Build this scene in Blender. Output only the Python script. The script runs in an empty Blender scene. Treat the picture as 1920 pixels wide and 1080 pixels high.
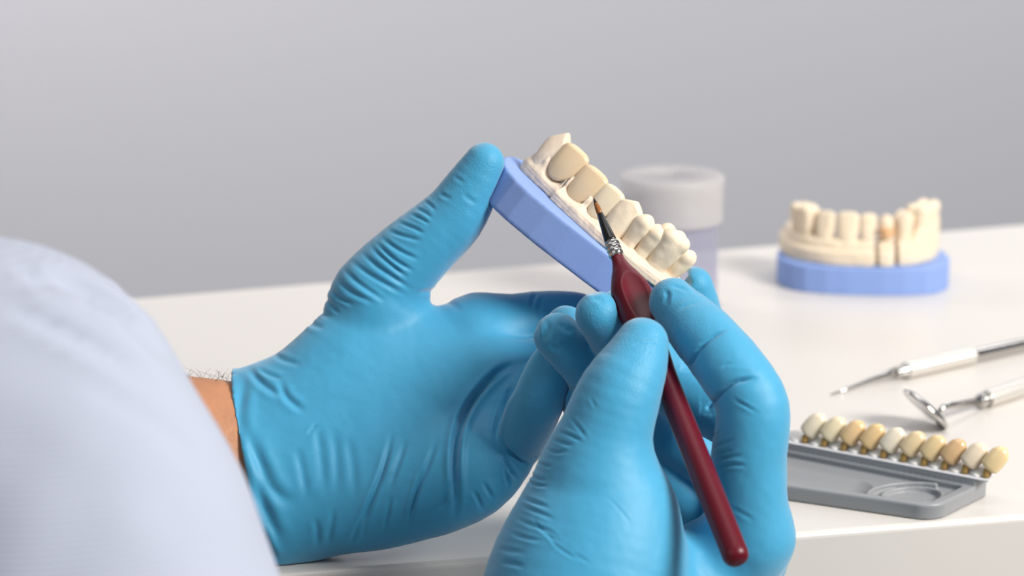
import bpy, math, random
import numpy as np
from mathutils import Vector
random.seed(4); RNG = np.random.default_rng(7)

# ------------------------------------------------------------------ frame: world in millimetres while building, metres in Blender
F = 85.0 / 36.0 * 1920.0
PITCH = math.radians(14.0)
CS, SN = math.cos(PITCH), math.sin(PITCH)
TABLE = 740.0
CAM = np.array([0.0, 0.0, TABLE + 285.0])
RT, UP, FW = np.array([1.0, 0, 0]), np.array([0.0, SN, CS]), np.array([0.0, CS, -SN])

def P(px, py, d):
    return CAM + d * FW + (px - 960.0) * d / F * RT + (540.0 - py) * d / F * UP
def T(px, py, h=0.0):
    k = SN + (py - 540.0) / F * CS
    return P(px, py, (285.0 - h) / k)
def proj(p):
    q = p - CAM
    d = q @ FW
    return 960 + F * (q @ RT) / d, 540 - F * (q @ UP) / d, d

SC = bpy.context.scene
COL = SC.collection
M = {}

def lin(h):
    h = h.lstrip('#')
    c = [int(h[i:i + 2], 16) / 255 for i in (0, 2, 4)]
    return tuple(((x + 0.055) / 1.055) ** 2.4 if x > 0.04045 else x / 12.92 for x in c) + (1.0,)

def mat(name, col, rough=0.5, metal=0.0, spec=0.5, bump=0.0, bscale=400.0, var=0.0, vscale=60.0, sss=0.0, sss_r=(1, .6, .4), coat=0.0, sheen=0.0, detail=4.0):
    m = bpy.data.materials.new(name); m.use_nodes = True
    nt = m.node_tree; b = nt.nodes['Principled BSDF']
    c = lin(col) if isinstance(col, str) else tuple(col) + (1.0,)
    b.inputs['Base Color'].default_value = c
    b.inputs['Roughness'].default_value = rough
    b.inputs['Metallic'].default_value = metal
    b.inputs['Specular IOR Level'].default_value = spec
    b.inputs['Coat Weight'].default_value = coat
    b.inputs['Sheen Weight'].default_value = sheen
    if sss:
        b.inputs['Subsurface Weight'].default_value = sss
        b.inputs['Subsurface Radius'].default_value = sss_r
        b.inputs['Subsurface Scale'].default_value = 0.002
    tc = nt.nodes.new('ShaderNodeTexCoord')
    if var:
        n = nt.nodes.new('ShaderNodeTexNoise'); n.inputs['Scale'].default_value = vscale; n.inputs['Detail'].default_value = 5
        nt.links.new(tc.outputs['Object'], n.inputs['Vector'])
        mx = nt.nodes.new('ShaderNodeMix'); mx.data_type = 'RGBA'
        mx.inputs[6].default_value = tuple(min(1, x * (1 + var)) for x in c[:3]) + (1,)
        mx.inputs[7].default_value = tuple(x * (1 - var) for x in c[:3]) + (1,)
        nt.links.new(n.outputs['Fac'], mx.inputs[0]); nt.links.new(mx.outputs[2], b.inputs['Base Color'])
    if bump:
        n = nt.nodes.new('ShaderNodeTexNoise'); n.inputs['Scale'].default_value = bscale; n.inputs['Detail'].default_value = detail
        nt.links.new(tc.outputs['Object'], n.inputs['Vector'])
        bp = nt.nodes.new('ShaderNodeBump'); bp.inputs['Strength'].default_value = bump; bp.inputs['Distance'].default_value = 0.001
        nt.links.new(n.outputs['Fac'], bp.inputs['Height']); nt.links.new(bp.outputs['Normal'], b.inputs['Normal'])
    M[name] = m
    return m

# ------------------------------------------------------------------ signed distance helpers
def cap(p, a, b, ra, rb):
    a = np.asarray(a, float); b = np.asarray(b, float)
    ba = b - a; l2 = max(float(ba @ ba), 1e-9)
    t = np.clip(((p - a) @ ba) / l2, 0, 1)
    q = p - a - t[:, None] * ba
    return np.sqrt((q * q).sum(1)) - (ra + t * (rb - ra))
def smin(a, b, k):
    h = np.clip(0.5 + 0.5 * (b - a) / k, 0, 1)
    return b + (a - b) * h - k * h * (1 - h)
def smax(a, b, k):
    return -smin(-a, -b, k)
def sstep(a, b, x):
    t = np.clip((x - a) / (b - a), 0, 1)
    return t * t * (3 - 2 * t)

def lattice(p, s, seed=0):
    q = p / s
    i = np.floor(q).astype(np.int64); f = q - i; f = f * f * (3 - 2 * f)
    def hsh(x, y, z):
        n = (x * 374761393 + y * 668265263 + z * 2147483647 + seed * 974711) & 0xffffffff
        n = ((n ^ (n >> 13)) * 1274126177) & 0xffffffff
        return ((n ^ (n >> 16)) & 0xffff) / 32767.5 - 1.0
    r = 0
    for dx in (0, 1):
        for dy in (0, 1):
            for dz in (0, 1):
                w = (f[:, 0] if dx else 1 - f[:, 0]) * (f[:, 1] if dy else 1 - f[:, 1]) * (f[:, 2] if dz else 1 - f[:, 2])
                r = r + w * hsh(i[:, 0] + dx, i[:, 1] + dy, i[:, 2] + dz)
    return r

def surface(f, lo, hi, h, newton=1, thr=2.2):
    """naive surface nets of f(points) = 0 inside the box lo..hi at step h; returns verts, quads"""
    lo = np.asarray(lo, float); hi = np.asarray(hi, float); s = 4
    nc = np.ceil((hi - lo) / (h * s)).astype(int) + 1
    ax = [lo[i] + np.arange(nc[i] + 1) * h * s for i in range(3)]
    g = np.stack(np.meshgrid(*ax, indexing='ij'), -1)
    fc = f(g.reshape(-1, 3)).reshape(g.shape[:3])
    near = np.abs(fc) < thr * s * h
    m = np.zeros(nc, bool)
    for a in (0, 1):
        for b in (0, 1):
            for c in (0, 1):
                m |= near[a:a + nc[0], b:b + nc[1], c:c + nc[2]]
    n = nc * s
    V = np.repeat(np.repeat(np.repeat(fc[:-1, :-1, :-1], s, 0), s, 1), s, 2).astype(np.float64)
    mf = np.repeat(np.repeat(np.repeat(m, s, 0), s, 1), s, 2)
    idx = np.argwhere(mf)
    for k in range(0, len(idx), 400000):
        ii = idx[k:k + 400000]
        V[ii[:, 0], ii[:, 1], ii[:, 2]] = f(lo + ii * h)
    V[V == 0] = 1e-9
    ins = V < 0
    cs = np.zeros(tuple(n) + (3,), np.float32); cn = np.zeros(tuple(n), np.int16)
    quads = []
    for a in range(3):
        s0 = [slice(None)] * 3; s1 = [slice(None)] * 3
        s0[a] = slice(0, -1); s1[a] = slice(1, None)
        e = np.argwhere(ins[tuple(s0)] != ins[tuple(s1)])
        e2 = e.copy(); e2[:, a] += 1
        v0 = V[e[:, 0], e[:, 1], e[:, 2]]; v1 = V[e2[:, 0], e2[:, 1], e2[:, 2]]
        t = v0 / (v0 - v1)
        pt = e.astype(float); pt[:, a] += t
        b, c = (a + 1) % 3, (a + 2) % 3
        ok = (e[:, b] > 0) & (e[:, c] > 0)
        e, pt, v0 = e[ok], pt[ok], v0[ok]
        cells = []
        for db, dc in ((0, 0), (-1, 0), (-1, -1), (0, -1)):
            q = e.copy(); q[:, b] += db; q[:, c] += dc
            np.add.at(cs, (q[:, 0], q[:, 1], q[:, 2]), pt)
            np.add.at(cn, (q[:, 0], q[:, 1], q[:, 2]), 1)
            cells.append((q[:, 0] * n[1] + q[:, 1]) * n[2] + q[:, 2])
        Q = np.stack(cells, 1)
        flip = v0 > 0
        Q[flip] = Q[flip][:, ::-1]
        quads.append(Q)
    Q = np.concatenate(quads)
    flat = cn.reshape(-1); used = np.nonzero(flat)[0]
    mp = np.full(flat.shape, -1, np.int64); mp[used] = np.arange(len(used))
    v = lo + cs.reshape(-1, 3)[used] / flat[used][:, None] * h
    q = mp[Q]
    for _ in range(newton):
        gr = grad(f, v, h * 0.4); l = np.maximum((gr * gr).sum(1), 0.2)
        st = f(v)[:, None] * gr / l[:, None]
        ln = np.linalg.norm(st, axis=1, keepdims=True)
        v = v - st * np.minimum(1, 0.6 * h / np.maximum(ln, 1e-9))
    return v, q

def grad(f, v, e):
    g = np.zeros_like(v)
    for k in ((1, -1, -1), (-1, -1, 1), (-1, 1, -1), (1, 1, 1)):
        k = np.array(k, float)
        g += k * f(v + e * k)[:, None]
    return g / (4 * e)
def push_out(v, dist, gap=0.2, it=3):
    for _ in range(it):
        d = dist(v); m = d < gap
        if not m.any(): break
        g = grad(dist, v[m], 0.15); g /= np.maximum(np.linalg.norm(g, axis=1, keepdims=True), 1e-6)
        v[m] += g * (gap - d[m] + 0.02)[:, None]
    return v
def vnormals(v, q):
    fn = np.cross(v[q[:, 2]] - v[q[:, 0]], v[q[:, 3]] - v[q[:, 1]])
    n = np.zeros_like(v)
    for k in range(4):
        np.add.at(n, q[:, k], fn)
    return n / np.maximum(np.linalg.norm(n, axis=1, keepdims=True), 1e-9)
def relax(v, q, it=1, w=0.5):
    for _ in range(it):
        a = np.zeros_like(v); c = np.zeros(len(v))
        for k in range(4):
            i, j = q[:, k], q[:, (k + 1) % 4]
            np.add.at(a, i, v[j]); np.add.at(c, i, 1); np.add.at(a, j, v[i]); np.add.at(c, j, 1)
        v = v + w * (a / np.maximum(c, 1)[:, None] - v)
    return v

# ------------------------------------------------------------------ objects
def empty(name, loc_mm, label=None, cat=None, group=None):
    o = bpy.data.objects.new(name, None); COL.objects.link(o)
    o.empty_display_size = 0.02
    o.location = Vector(np.asarray(loc_mm) / 1000.0)
    tag(o, label, cat, group)
    return o
def tag(o, label=None, cat=None, group=None, kind=None):
    if label: o['label'] = label
    if cat: o['category'] = cat
    if group: o['group'] = group
    if kind: o['kind'] = kind
    return o
def mesh(name, v, faces, m, parent=None, smooth=True, origin=None, quads=None):
    """verts in world millimetres; faces a list, or an (n,4) array"""
    me = bpy.data.meshes.new(name)
    base = np.zeros(3)
    if parent is not None:
        r = parent
        base = base + np.array(r.location) * 1000
        while r.parent is not None:
            r = r.parent; base = base + np.array(r.location) * 1000
    off = base if origin is None else np.asarray(origin, float)
    v = (np.asarray(v, float) - off) / 1000.0
    if isinstance(faces, np.ndarray):
        k = faces.shape[1]
        me.vertices.add(len(v)); me.vertices.foreach_set('co', v.astype(np.float32).ravel())
        me.loops.add(faces.size); me.loops.foreach_set('vertex_index', faces.astype(np.int32).ravel())
        me.polygons.add(len(faces)); me.polygons.foreach_set('loop_start', np.arange(len(faces), dtype=np.int32) * k)
        me.update(calc_edges=True); me.validate()
    else:
        me.from_pydata([tuple(x) for x in v], [], faces); me.update()
    if smooth:
        me.polygons.foreach_set('use_smooth', np.ones(len(me.polygons), bool))
    me.materials.append(m)
    o = bpy.data.objects.new(name, me); COL.objects.link(o)
    if parent is not None: o.parent = parent
    o.location = Vector((off - base) / 1000.0)
    return o

def axes(d):
    d = np.asarray(d, float); d = d / np.linalg.norm(d)
    a = np.cross(d, [0, 0, 1.0]) if abs(d[2]) < 0.95 else np.cross(d, [1.0, 0, 0])
    a /= np.linalg.norm(a)
    return a, np.cross(d, a), d
def tube(path, rad, n=24, capends=True):
    """rings round a path of points; returns verts, faces"""
    path = [np.asarray(p, float) for p in path]
    V, Fc = [], []
    t0 = path[1] - path[0]; a, b, _ = axes(t0)
    for i, p in enumerate(path):
        t = path[min(i + 1, len(path) - 1)] - path[max(i - 1, 0)]
        t = t / max(np.linalg.norm(t), 1e-9)
        a = a - t * (a @ t); a /= np.linalg.norm(a); b = np.cross(t, a)
        for k in range(n):
            w = 2 * math.pi * k / n
            V.append(p + rad[i] * (math.cos(w) * a + math.sin(w) * b))
    for i in range(len(path) - 1):
        for k in range(n):
            Fc.append((i * n + k, i * n + (k + 1) % n, (i + 1) * n + (k + 1) % n, (i + 1) * n + k))
    if capends:
        Fc.append(tuple(range(n))[::-1]); Fc.append(tuple(range((len(path) - 1) * n, len(path) * n)))
    return V, Fc
def lathe(o, axis, prof, n=48, closed=False):
    """prof list of (radius, height) along axis from point o"""
    a, b, d = axes(axis); V, Fc = [], []
    for r, h in prof:
        for k in range(n):
            w = 2 * math.pi * k / n
            V.append(np.asarray(o) + d * h + max(r, 0.001) * (math.cos(w) * a + math.sin(w) * b))
    m = len(prof)
    for i in range(m if closed else m - 1):
        j = (i + 1) % m
        for k in range(n):
            Fc.append((i * n + k, i * n + (k + 1) % n, j * n + (k + 1) % n, j * n + k))
    if not closed:
        Fc.append(tuple(range(n))[::-1]); Fc.append(tuple(range((m - 1) * n, m * n)))
    return V, Fc
def merge(*parts):
    V, Fc = [], []
    for v, f in parts:
        k = len(V); V += list(v); Fc += [tuple(i + k for i in q) for q in f]
    return V, Fc
def fix(o):
    import bmesh
    bm = bmesh.new(); bm.from_mesh(o.data)
    bmesh.ops.recalc_face_normals(bm, faces=bm.faces); bm.to_mesh(o.data); bm.free()
    return o
def bevel(o, w, seg=3, ang=35):
    b = o.modifiers.new('bevel', 'BEVEL'); b.width = w / 1000; b.segments = seg; b.limit_method = 'ANGLE'; b.angle_limit = math.radians(ang)
    return o
def flatcap(o, ang=35):
    me = o.data
    try:
        me.set_sharp_from_angle(angle=math.radians(ang))
    except Exception:
        pass
    return o

# ------------------------------------------------------------------ materials
mat('glove', '#3a9ac2', rough=0.52, spec=0.4, bump=0.10, bscale=1700, var=0.05, vscale=90, sheen=0.45, detail=2.0)
nt_ = M['glove'].node_tree
g_ = nt_.nodes.new('ShaderNodeAttribute'); g_.attribute_name = 'grain'
k_ = nt_.nodes.new('ShaderNodeMath'); k_.operation = 'MULTIPLY_ADD'; k_.inputs[1].default_value = 0.16; k_.inputs[2].default_value = 0.06
nt_.links.new(g_.outputs['Fac'], k_.inputs[0])
for n_ in nt_.nodes:
    if n_.type == 'BUMP': nt_.links.new(k_.outputs[0], n_.inputs['Strength'])
mat('skin', '#b9805c', rough=0.55, bump=0.25, bscale=500, var=0.18, vscale=160, sss=0.15)
mat('hair', '#3a2c24', rough=0.5)
mat('shirt', '#abb1c1', rough=0.85, spec=0.2, bump=0.2, bscale=1500, sheen=0.2)
nt_ = M['shirt'].node_tree; b_ = nt_.nodes['Principled BSDF']
tc_ = [n for n in nt_.nodes if n.type == 'TEX_COORD'][0]
wv = nt_.nodes.new('ShaderNodeTexWave'); wv.wave_type = 'BANDS'; wv.bands_direction = 'Z'; wv.inputs['Scale'].default_value = 260; wv.inputs['Distortion'].default_value = 1.2; wv.inputs['Detail'].default_value = 1
bp_ = nt_.nodes.new('ShaderNodeBump'); bp_.inputs['Strength'].default_value = 0.22; bp_.inputs['Distance'].default_value = 0.0006
nt_.links.new(tc_.outputs['Object'], wv.inputs['Vector']); nt_.links.new(wv.outputs['Fac'], bp_.inputs['Height'])
ob_ = [n for n in nt_.nodes if n.type == 'BUMP' and n != bp_][0]
nt_.links.new(ob_.outputs['Normal'], bp_.inputs['Normal']); nt_.links.new(bp_.outputs['Normal'], b_.inputs['Normal'])
mat('plate_blue', '#86a0d8', rough=0.6, spec=0.35, bump=0.04, bscale=1400, var=0.04, vscale=300)
mat('stone', '#e9d8be', rough=0.6, spec=0.35, bump=0.12, bscale=900, var=0.05, vscale=200, sss=0.2, sss_r=(1, .7, .5))
mat('stone_pink', '#e2cfba', rough=0.55, spec=0.4, bump=0.15, bscale=900, var=0.06, vscale=200, sss=0.2, sss_r=(1, .7, .5))
mat('porcelain', '#dcc4a2', rough=0.22, spec=0.5, sss=0.35, sss_r=(1, .7, .4), var=0.05, vscale=120)
mat('porcelain_pale', '#e2d2b6', rough=0.22, spec=0.5, sss=0.35, sss_r=(1, .7, .4), var=0.04, vscale=120)
mat('amber', '#dcae80', rough=0.4)
mat('lacquer', '#5c0519', rough=0.36, spec=0.4, coat=0.0, bump=0.02, bscale=2500)
mat('ferrule_black', '#141210', rough=0.25, metal=0.0, spec=0.5)
mat('chrome', '#c9c6c2', rough=0.14, metal=1.0)
mat('steel', '#e6e2dc', rough=0.35, metal=0.75)
mat('bristle', '#8f561a', rough=0.4)
mat('bristle_tip', '#2a1408', rough=0.4)
mat('mirror_glass', '#e8e8e8', rough=0.03, metal=1.0)
mat('tray_grey', '#8d8f92', rough=0.42, spec=0.5, bump=0.03, bscale=1500)
mat('ledge_grey', '#cdced2', rough=0.45)
mat('rail_white', '#f6f3ee', rough=0.5)
mat('gold_pin', '#b08d4e', rough=0.4, metal=0.3)
mat('desk_white', '#d6d1cb', rough=0.32, spec=0.45)
mat('wall_paint', '#b4b3b6', rough=0.9, spec=0.1)
mat('floor_grey', '#7f8d92', rough=0.6)

def frosted(name, tint, clear):
    m = bpy.data.materials.new(name); m.use_nodes = True; nt = m.node_tree
    nt.nodes.remove(nt.nodes['Principled BSDF']); out = nt.nodes['Material Output']
    tr = nt.nodes.new('ShaderNodeBsdfTransparent'); tr.inputs[0].default_value = lin('#f4f4fa')
    tl = nt.nodes.new('ShaderNodeBsdfTranslucent'); tl.inputs[0].default_value = lin(tint)
    df = nt.nodes.new('ShaderNodeBsdfPrincipled'); df.inputs['Base Color'].default_value = lin(tint); df.inputs['Roughness'].default_value = 0.3
    a = nt.nodes.new('ShaderNodeMixShader'); a.inputs[0].default_value = 0.6
    b = nt.nodes.new('ShaderNodeMixShader'); b.inputs[0].default_value = clear
    nt.links.new(tl.outputs[0], a.inputs[1]); nt.links.new(df.outputs[0], a.inputs[2])
    nt.links.new(a.outputs[0], b.inputs[1]); nt.links.new(tr.outputs[0], b.inputs[2])
    nt.links.new(b.outputs[0], out.inputs['Surface'])
    M[name] = m
frosted('jar_plastic', '#cfcfda', 0.68)
frosted('lid_plastic', '#eae7e1', 0.5)

# ------------------------------------------------------------------ setting
def quad_box(name, pts, z0, z1, m, parent=None):
    pts = [np.asarray(p, float)[:2] for p in pts]; n = len(pts)
    v = [(p[0], p[1], z0) for p in pts] + [(p[0], p[1], z1) for p in pts]
    f = [tuple(range(n))[::-1], tuple(range(n, 2 * n))] + [(i, (i + 1) % n, n + (i + 1) % n, n + i) for i in range(n)]
    return fix(mesh(name, v, f, m, parent, smooth=False))
o = quad_box('floor', [(-2600, -1200), (2600, -1200), (2600, 2500), (-2600, 2500)], -60, 0, M['floor_grey']); tag(o, kind='structure')
o = quad_box('wall_back', [(-2600, 2400), (2600, 2400), (2600, 2500), (-2600, 2500)], 0, 2700, M['wall_paint']); tag(o, kind='structure')

b1, b2 = T(270, 557), T(1920, 420); f1, f2 = T(500, 1081), T(1920, 967)
def ext(a, b, x):
    t = (x - a[0]) / (b[0] - a[0]); return a + t * (b - a)
desk = empty('desk', (0, 1000, 0), 'white desk with rounded front edge carrying the models and tools', 'desk')
XL, XR = -620, 640
o = quad_box('desk_top', [ext(f1, f2, XL), ext(f1, f2, XR), ext(b1, b2, XR), ext(b1, b2, XL)], TABLE - 38, TABLE, M['desk_white'], desk)
bevel(o, 2.2, 4); 
for (x, y) in ((-580, 800), (580, 960), (-580, 980), (580, 1330)):
    bevel(quad_box('leg', [(x - 22, y - 22), (x + 22, y - 22), (x + 22, y + 22), (x - 22, y + 22)], 0, TABLE - 38, M['desk_white'], desk), 2)

# ------------------------------------------------------------------ dental models
def outline_pts():
    c = [(-31, 4.5), (-14, 0), (14, 0), (31, 4.5), (38.5, 15), (40, 30), (36, 47), (22, 57), (0, 60), (-22, 57), (-36, 47), (-40, 30), (-38.5, 15)]
    c = np.array(c, float); n = np.roll(c, -1, 0)
    return np.stack([c * .78 + n * .22, c * .22 + n * .78], 1).reshape(-1, 2)
def poly_sdf(xy, pts):
    d = np.full(len(xy), 1e9); ins = np.zeros(len(xy), bool); n = len(pts)
    for i in range(n):
        a, b = pts[i], pts[(i + 1) % n]
        e = b - a; w = xy - a
        t = np.clip((w @ e) / (e @ e), 0, 1); q = w - t[:, None] * e
        d = np.minimum(d, (q * q).sum(1))
        c1 = xy[:, 1] >= a[1]; c2 = xy[:, 1] < b[1]; c3 = e[0] * w[:, 1] > e[1] * w[:, 0]
        ins ^= (c1 & c2 & c3) | (~c1 & ~c2 & ~c3)
    return np.where(ins, -1, 1) * np.sqrt(d)
def path_dist(xy, pts):
    d = np.full(len(xy), 1e9); u = np.zeros(len(xy)); L = 0; side = np.zeros(len(xy))
    for a, b in zip(pts[:-1], pts[1:]):
        e = b - a; l = np.linalg.norm(e); w = xy - a
        t = np.clip((w @ e) / (e @ e), 0, 1); q = w - t[:, None] * e; dd = np.sqrt((q * q).sum(1))
        better = dd < d
        u = np.where(better, L + t * l, u); side = np.where(better, (e[0] * w[:, 1] - e[1] * w[:, 0]) / l, side); d = np.where(better, dd, d); L += l
    return d, u, side, L
def smooth_path(p, n=60):
    p = np.array(p, float); k = np.arange(len(p)); t = np.linspace(0, len(p) - 1, n)
    i = np.clip(np.floor(t).astype(int), 0, len(p) - 2); f = (t - i)[:, None]
    g = lambda j: p[np.clip(j, 0, len(p) - 1)]
    p0, p1, p2, p3 = g(i - 1), g(i), g(i + 1), g(i + 2)
    return 0.5 * (2 * p1 + (p2 - p0) * f + (2 * p0 - 5 * p1 + 4 * p2 - p3) * f ** 2 + (3 * p1 - p0 - 3 * p2 + p3) * f ** 3)

class Frame:
    def __init__(s, O, ex, ez, scale=1.0):
        ex = np.asarray(ex, float); ex /= np.linalg.norm(ex)
        ez = np.asarray(ez, float); ez -= ex * (ez @ ex); ez /= np.linalg.norm(ez)
        s.O = np.asarray(O, float); s.R = np.stack([ex, np.cross(ez, ex), ez]); s.k = scale
    def out(s, v): return s.O + (np.asarray(v, float) * s.k) @ s.R
    def inn(s, p): return ((p - s.O) @ s.R.T) / s.k

def plate_sdf(q, th=13.0, rnd=1.0):
    d2 = poly_sdf(q[:, :2], outline_pts()) + rnd
    dz = np.abs(q[:, 2] + th / 2) - th / 2 + rnd
    return np.minimum(np.maximum(d2, dz), 0) + np.sqrt(np.maximum(d2, 0) ** 2 + np.maximum(dz, 0) ** 2) - rnd

def tooth_sdf(q, kind, w, t, H, root=5.0):
    sharp = kind == 'cusp'; kind = 'canine' if sharp else kind
    """q in tooth frame: x along the arch, y inwards, z up from the neck; H height"""
    x, y, z = q[:, 0], q[:, 1], q[:, 2]
    u = np.clip((z + root) / (H + root), 0, 1); c = np.clip(z / H, 0, 1)
    if kind == 'incisor':
        a = w / 2 * (0.90 + 0.12 * np.sin(np.clip(c * 2.2, 0, 2.2)) - 0.08 * c)
        b = t / 2 * (1.02 - 0.66 * c ** 1.3)
        yc = -t * 0.07 * np.sin(c * 2.8) + t * 0.10 * c
        rr = (np.abs(x / a) ** 2.5 + np.abs((y - yc) / b) ** 2.1) ** (1 / 2.3)
        d = (rr - 1) * np.minimum(a, b) * 0.8
        d = smax(d, z - H + 0.9 * (np.abs(x) / (w / 2)) ** 3, 1.2)
        d = smax(d, 0.42 * H * (np.abs(x) / (w / 2)) ** 2.3 - z, 1.0)
    elif kind == 'canine':
        a = w / 2 * (0.74 + 0.30 * np.sin(np.clip(c * 2.2, 0, 3.1)) - 0.30 * c ** 3)
        b = t / 2 * (1.05 - (0.85 if sharp else 0.55) * c ** 1.6)
        rr = (np.abs(x / a) ** 2.2 + np.abs(y / b) ** 2.1) ** (1 / 2.15)
        d = (rr - 1) * np.minimum(a, b) * 0.8
        d = smax(d, z - H + (1.25 if sharp else 0.5) * np.abs(x), 1.0)
    else:
        a = w / 2 * (0.82 + 0.20 * np.sin(np.clip(c * 2.8, 0, 2.8))); b = t / 2 * (0.84 + 0.20 * np.sin(np.clip(c * 2.8, 0, 2.8)))
        rr = (np.abs(x / a) ** 2.8 + np.abs(y / b) ** 2.8) ** (1 / 2.8)
        d = (rr - 1) * np.minimum(a, b) * 0.8
        d = smax(d, z - H * 0.80, 2.0)
        nx = 2 if kind == 'molar' else 1
        for i in range(nx):
            for sgn in (-1, 1):
                cx = (i - (nx - 1) / 2) * w * 0.46
                cc = np.array([cx, sgn * t * 0.25, H * 0.72]); rad = min(w / nx, t / 2) * 0.54
                d = smin(d, np.sqrt(((q - cc) ** 2).sum(1)) - rad, 1.3)
    d = smax(d, -z - root, 1.0)
    return d

def build_model(root, fr, path, teeth, top_fn, half_fn, cuts, h=0.5, stone='stone', extra=None):
    """plate, stone arch and one child per tooth; teeth: (u position, kind, width, thickness, height, neck z, material, lean)"""
    k = fr.k
    v, q = surface(lambda p: plate_sdf(p), (-43, -3, -15), (43, 63, 2), 0.8)
    mesh('base_plate', fr.out(v), q, M['plate_blue'], root)
    pts = smooth_path(path)
    L = path_dist(np.zeros((1, 2)), pts)[3]
    cum = np.concatenate([[0], np.cumsum(np.linalg.norm(np.diff(pts, axis=0), axis=1))])
    def at(u):
        i = np.clip(np.searchsorted(cum, u) - 1, 0, len(pts) - 2); f = (u - cum[i]) / (cum[i + 1] - cum[i])
        d = pts[i + 1] - pts[i]; return pts[i] + f * d, d / np.linalg.norm(d)
    def stone_f(p):
        d, u, side, _ = path_dist(p[:, :2], pts)
        top = top_fn(u, L); hw = half_fn(u, L, p[:, 2])
        outer = np.where(side < 0, -side if False else d, d)
        d2 = outer - hw
        e = smax(d2, p[:, 2] - top, 4.0)
        e = np.maximum(e, 0.05 - p[:, 2])
        e = e + 0.07 * np.sin(p[:, 2] * 5.2 + 0.25 * p[:, 0]) * sstep(4.2, 3.2, p[:, 2])
        e = e + 0.16 * lattice(p, 3.6, 3) + 0.10 * lattice(p, 1.2, 5)
        for (cu, wd, dep) in cuts:
            e = np.maximum(e, -np.maximum(np.abs(u - cu + 0.04 * p[:, 2]) - wd, -(d2 + dep)))
        if extra is not None: e = extra(e, p, u, d, side, L)
        return np.maximum(e, 0.05 - p[:, 2])
    lo = np.r_[pts.min(0) - 14, -1]; hi = np.r_[pts.max(0) + 14, 30]
    v, q = surface(stone_f, lo, hi, h)
    v = relax(v, q, 1, 0.3)
    v[:, 2] = np.maximum(v[:, 2], 0.03)
    mesh('stone_arch', fr.out(v), q, M[stone], root)
    for (u, kind, w, t, H, neck, m, lean, name, lab) in teeth:
        c, dr = at(u)
        ex = np.r_[dr, 0]; ey = np.array([-dr[1], dr[0], 0]); ez = np.array([0, 0, 1.0])
        ezl = ez * math.cos(lean) - ey * math.sin(lean); eyl = ey * math.cos(lean) + ez * math.sin(lean)
        Rm = np.stack([ex, eyl, ezl]); org = np.r_[c, neck]
        f = lambda p: tooth_sdf(p, kind, w, t, H) + (0.10 * lattice(p, 2.5, int(u)) if m.startswith('stone') else 0.0)
        v, q = surface(f, (-w * .75, -t * .8, -6.5), (w * .75, t * .8, H + 2.5), 0.4)
        o = mesh(name, fr.out(org + v @ Rm), q, M[m], root)
        if lab: o['label'] = lab
    return at

# held model
hand_fr = Frame(P(1110, 452, 816), .79 * RT - .60 * UP + .08 * FW, .53 * RT + .81 * UP - .20 * FW)
held = empty('dental_model', P(1110, 520, 840), 'dental model with tooth coloured crowns on a blue plate held in a gloved hand', 'dental model')
hpath = [(-27.5, 31.2), (-25.5, 29.4), (-22.5, 27), (-13.5, 21.5), (-5, 16.5), (3, 12.5), (10.5, 10), (17, 9.5), (24, 10.5), (28.5, 15.5), (28, 26), (25, 40)]
def htop(u, L):
    t = 9.5 - 3.2 * sstep(3, 7, u) - 1.0 * sstep(0.2 * L, 0.45 * L, u)
    for uc, w in ((9.3, 12.2), (20.2, 12.0), (29.6, 9.8)):
        a = np.clip(np.abs(u - uc) / (w / 2), 0, 1.0)
        t = t + np.where(np.abs(u - uc) < w / 2 + .3, 4.2 * a ** 2.3 - 0.8, 0)
    return t
def hhalf(u, L, z): return 4.4 + (1.2 + 2.2 * sstep(14.6, 15.2, u)) * sstep(6.5, 3.2, z) + 0.8 * sstep(0.5 * L, 0.7 * L, u)
PC = 'porcelain'
hteeth = [(0.8, 'cusp', 11.0, 9.5, 13.0, 7.3, 'stone_pink', -0.05, 'tooth', None),
          (9.3, 'incisor', 12.2, 9.6, 13.4, 5.6, PC, 0.10, 'crown', 'beige ceramic crown nearest the thumb'),
          (20.2, 'incisor', 12.2, 9.6, 13.4, 4.4, PC, 0.08, 'crown', 'beige ceramic crown touched by the brush'),
          (29.6, 'incisor', 10.0, 8.8, 13.0, 4.4, 'porcelain_pale', 0.06, 'crown', 'pale narrow ceramic crown'),
          (38.0, 'canine', 11.0, 10.0, 14.0, 4.4, 'stone', 0.0, 'tooth', None),
          (44.6, 'premolar', 7.0, 9.2, 11.0, 7.0, 'stone', 0.0, 'tooth', None),
          (50.0, 'premolar', 7.0, 9.2, 9.8, 7.4, 'stone', 0.0, 'tooth', None),
          (55.8, 'molar', 10.2, 12.0, 14.6, 6.2, 'stone', 0.0, 'tooth', None),
          (62.8, 'molar', 9.0, 10.8, 11.0, 5.8, 'stone', 0.0, 'tooth', None)]
build_model(held, hand_fr, hpath, hteeth, htop, hhalf, [(14.8, 0.3, 6.0)], h=0.42, stone='stone_pink')
HP = smooth_path(hpath)
def held_all_d(p):
    q = hand_fr.inn(p)
    st = np.maximum(path_dist(q[:, :2], HP)[0] - 6.6 - 2.5 * sstep(7.8, 6.4, q[:, 2]), np.abs(q[:, 2] - 9.5) - 9.6)
    return np.minimum(plate_sdf(q), st)
def held_plate_d(p):
    return plate_sdf(hand_fr.inn(p))

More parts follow.
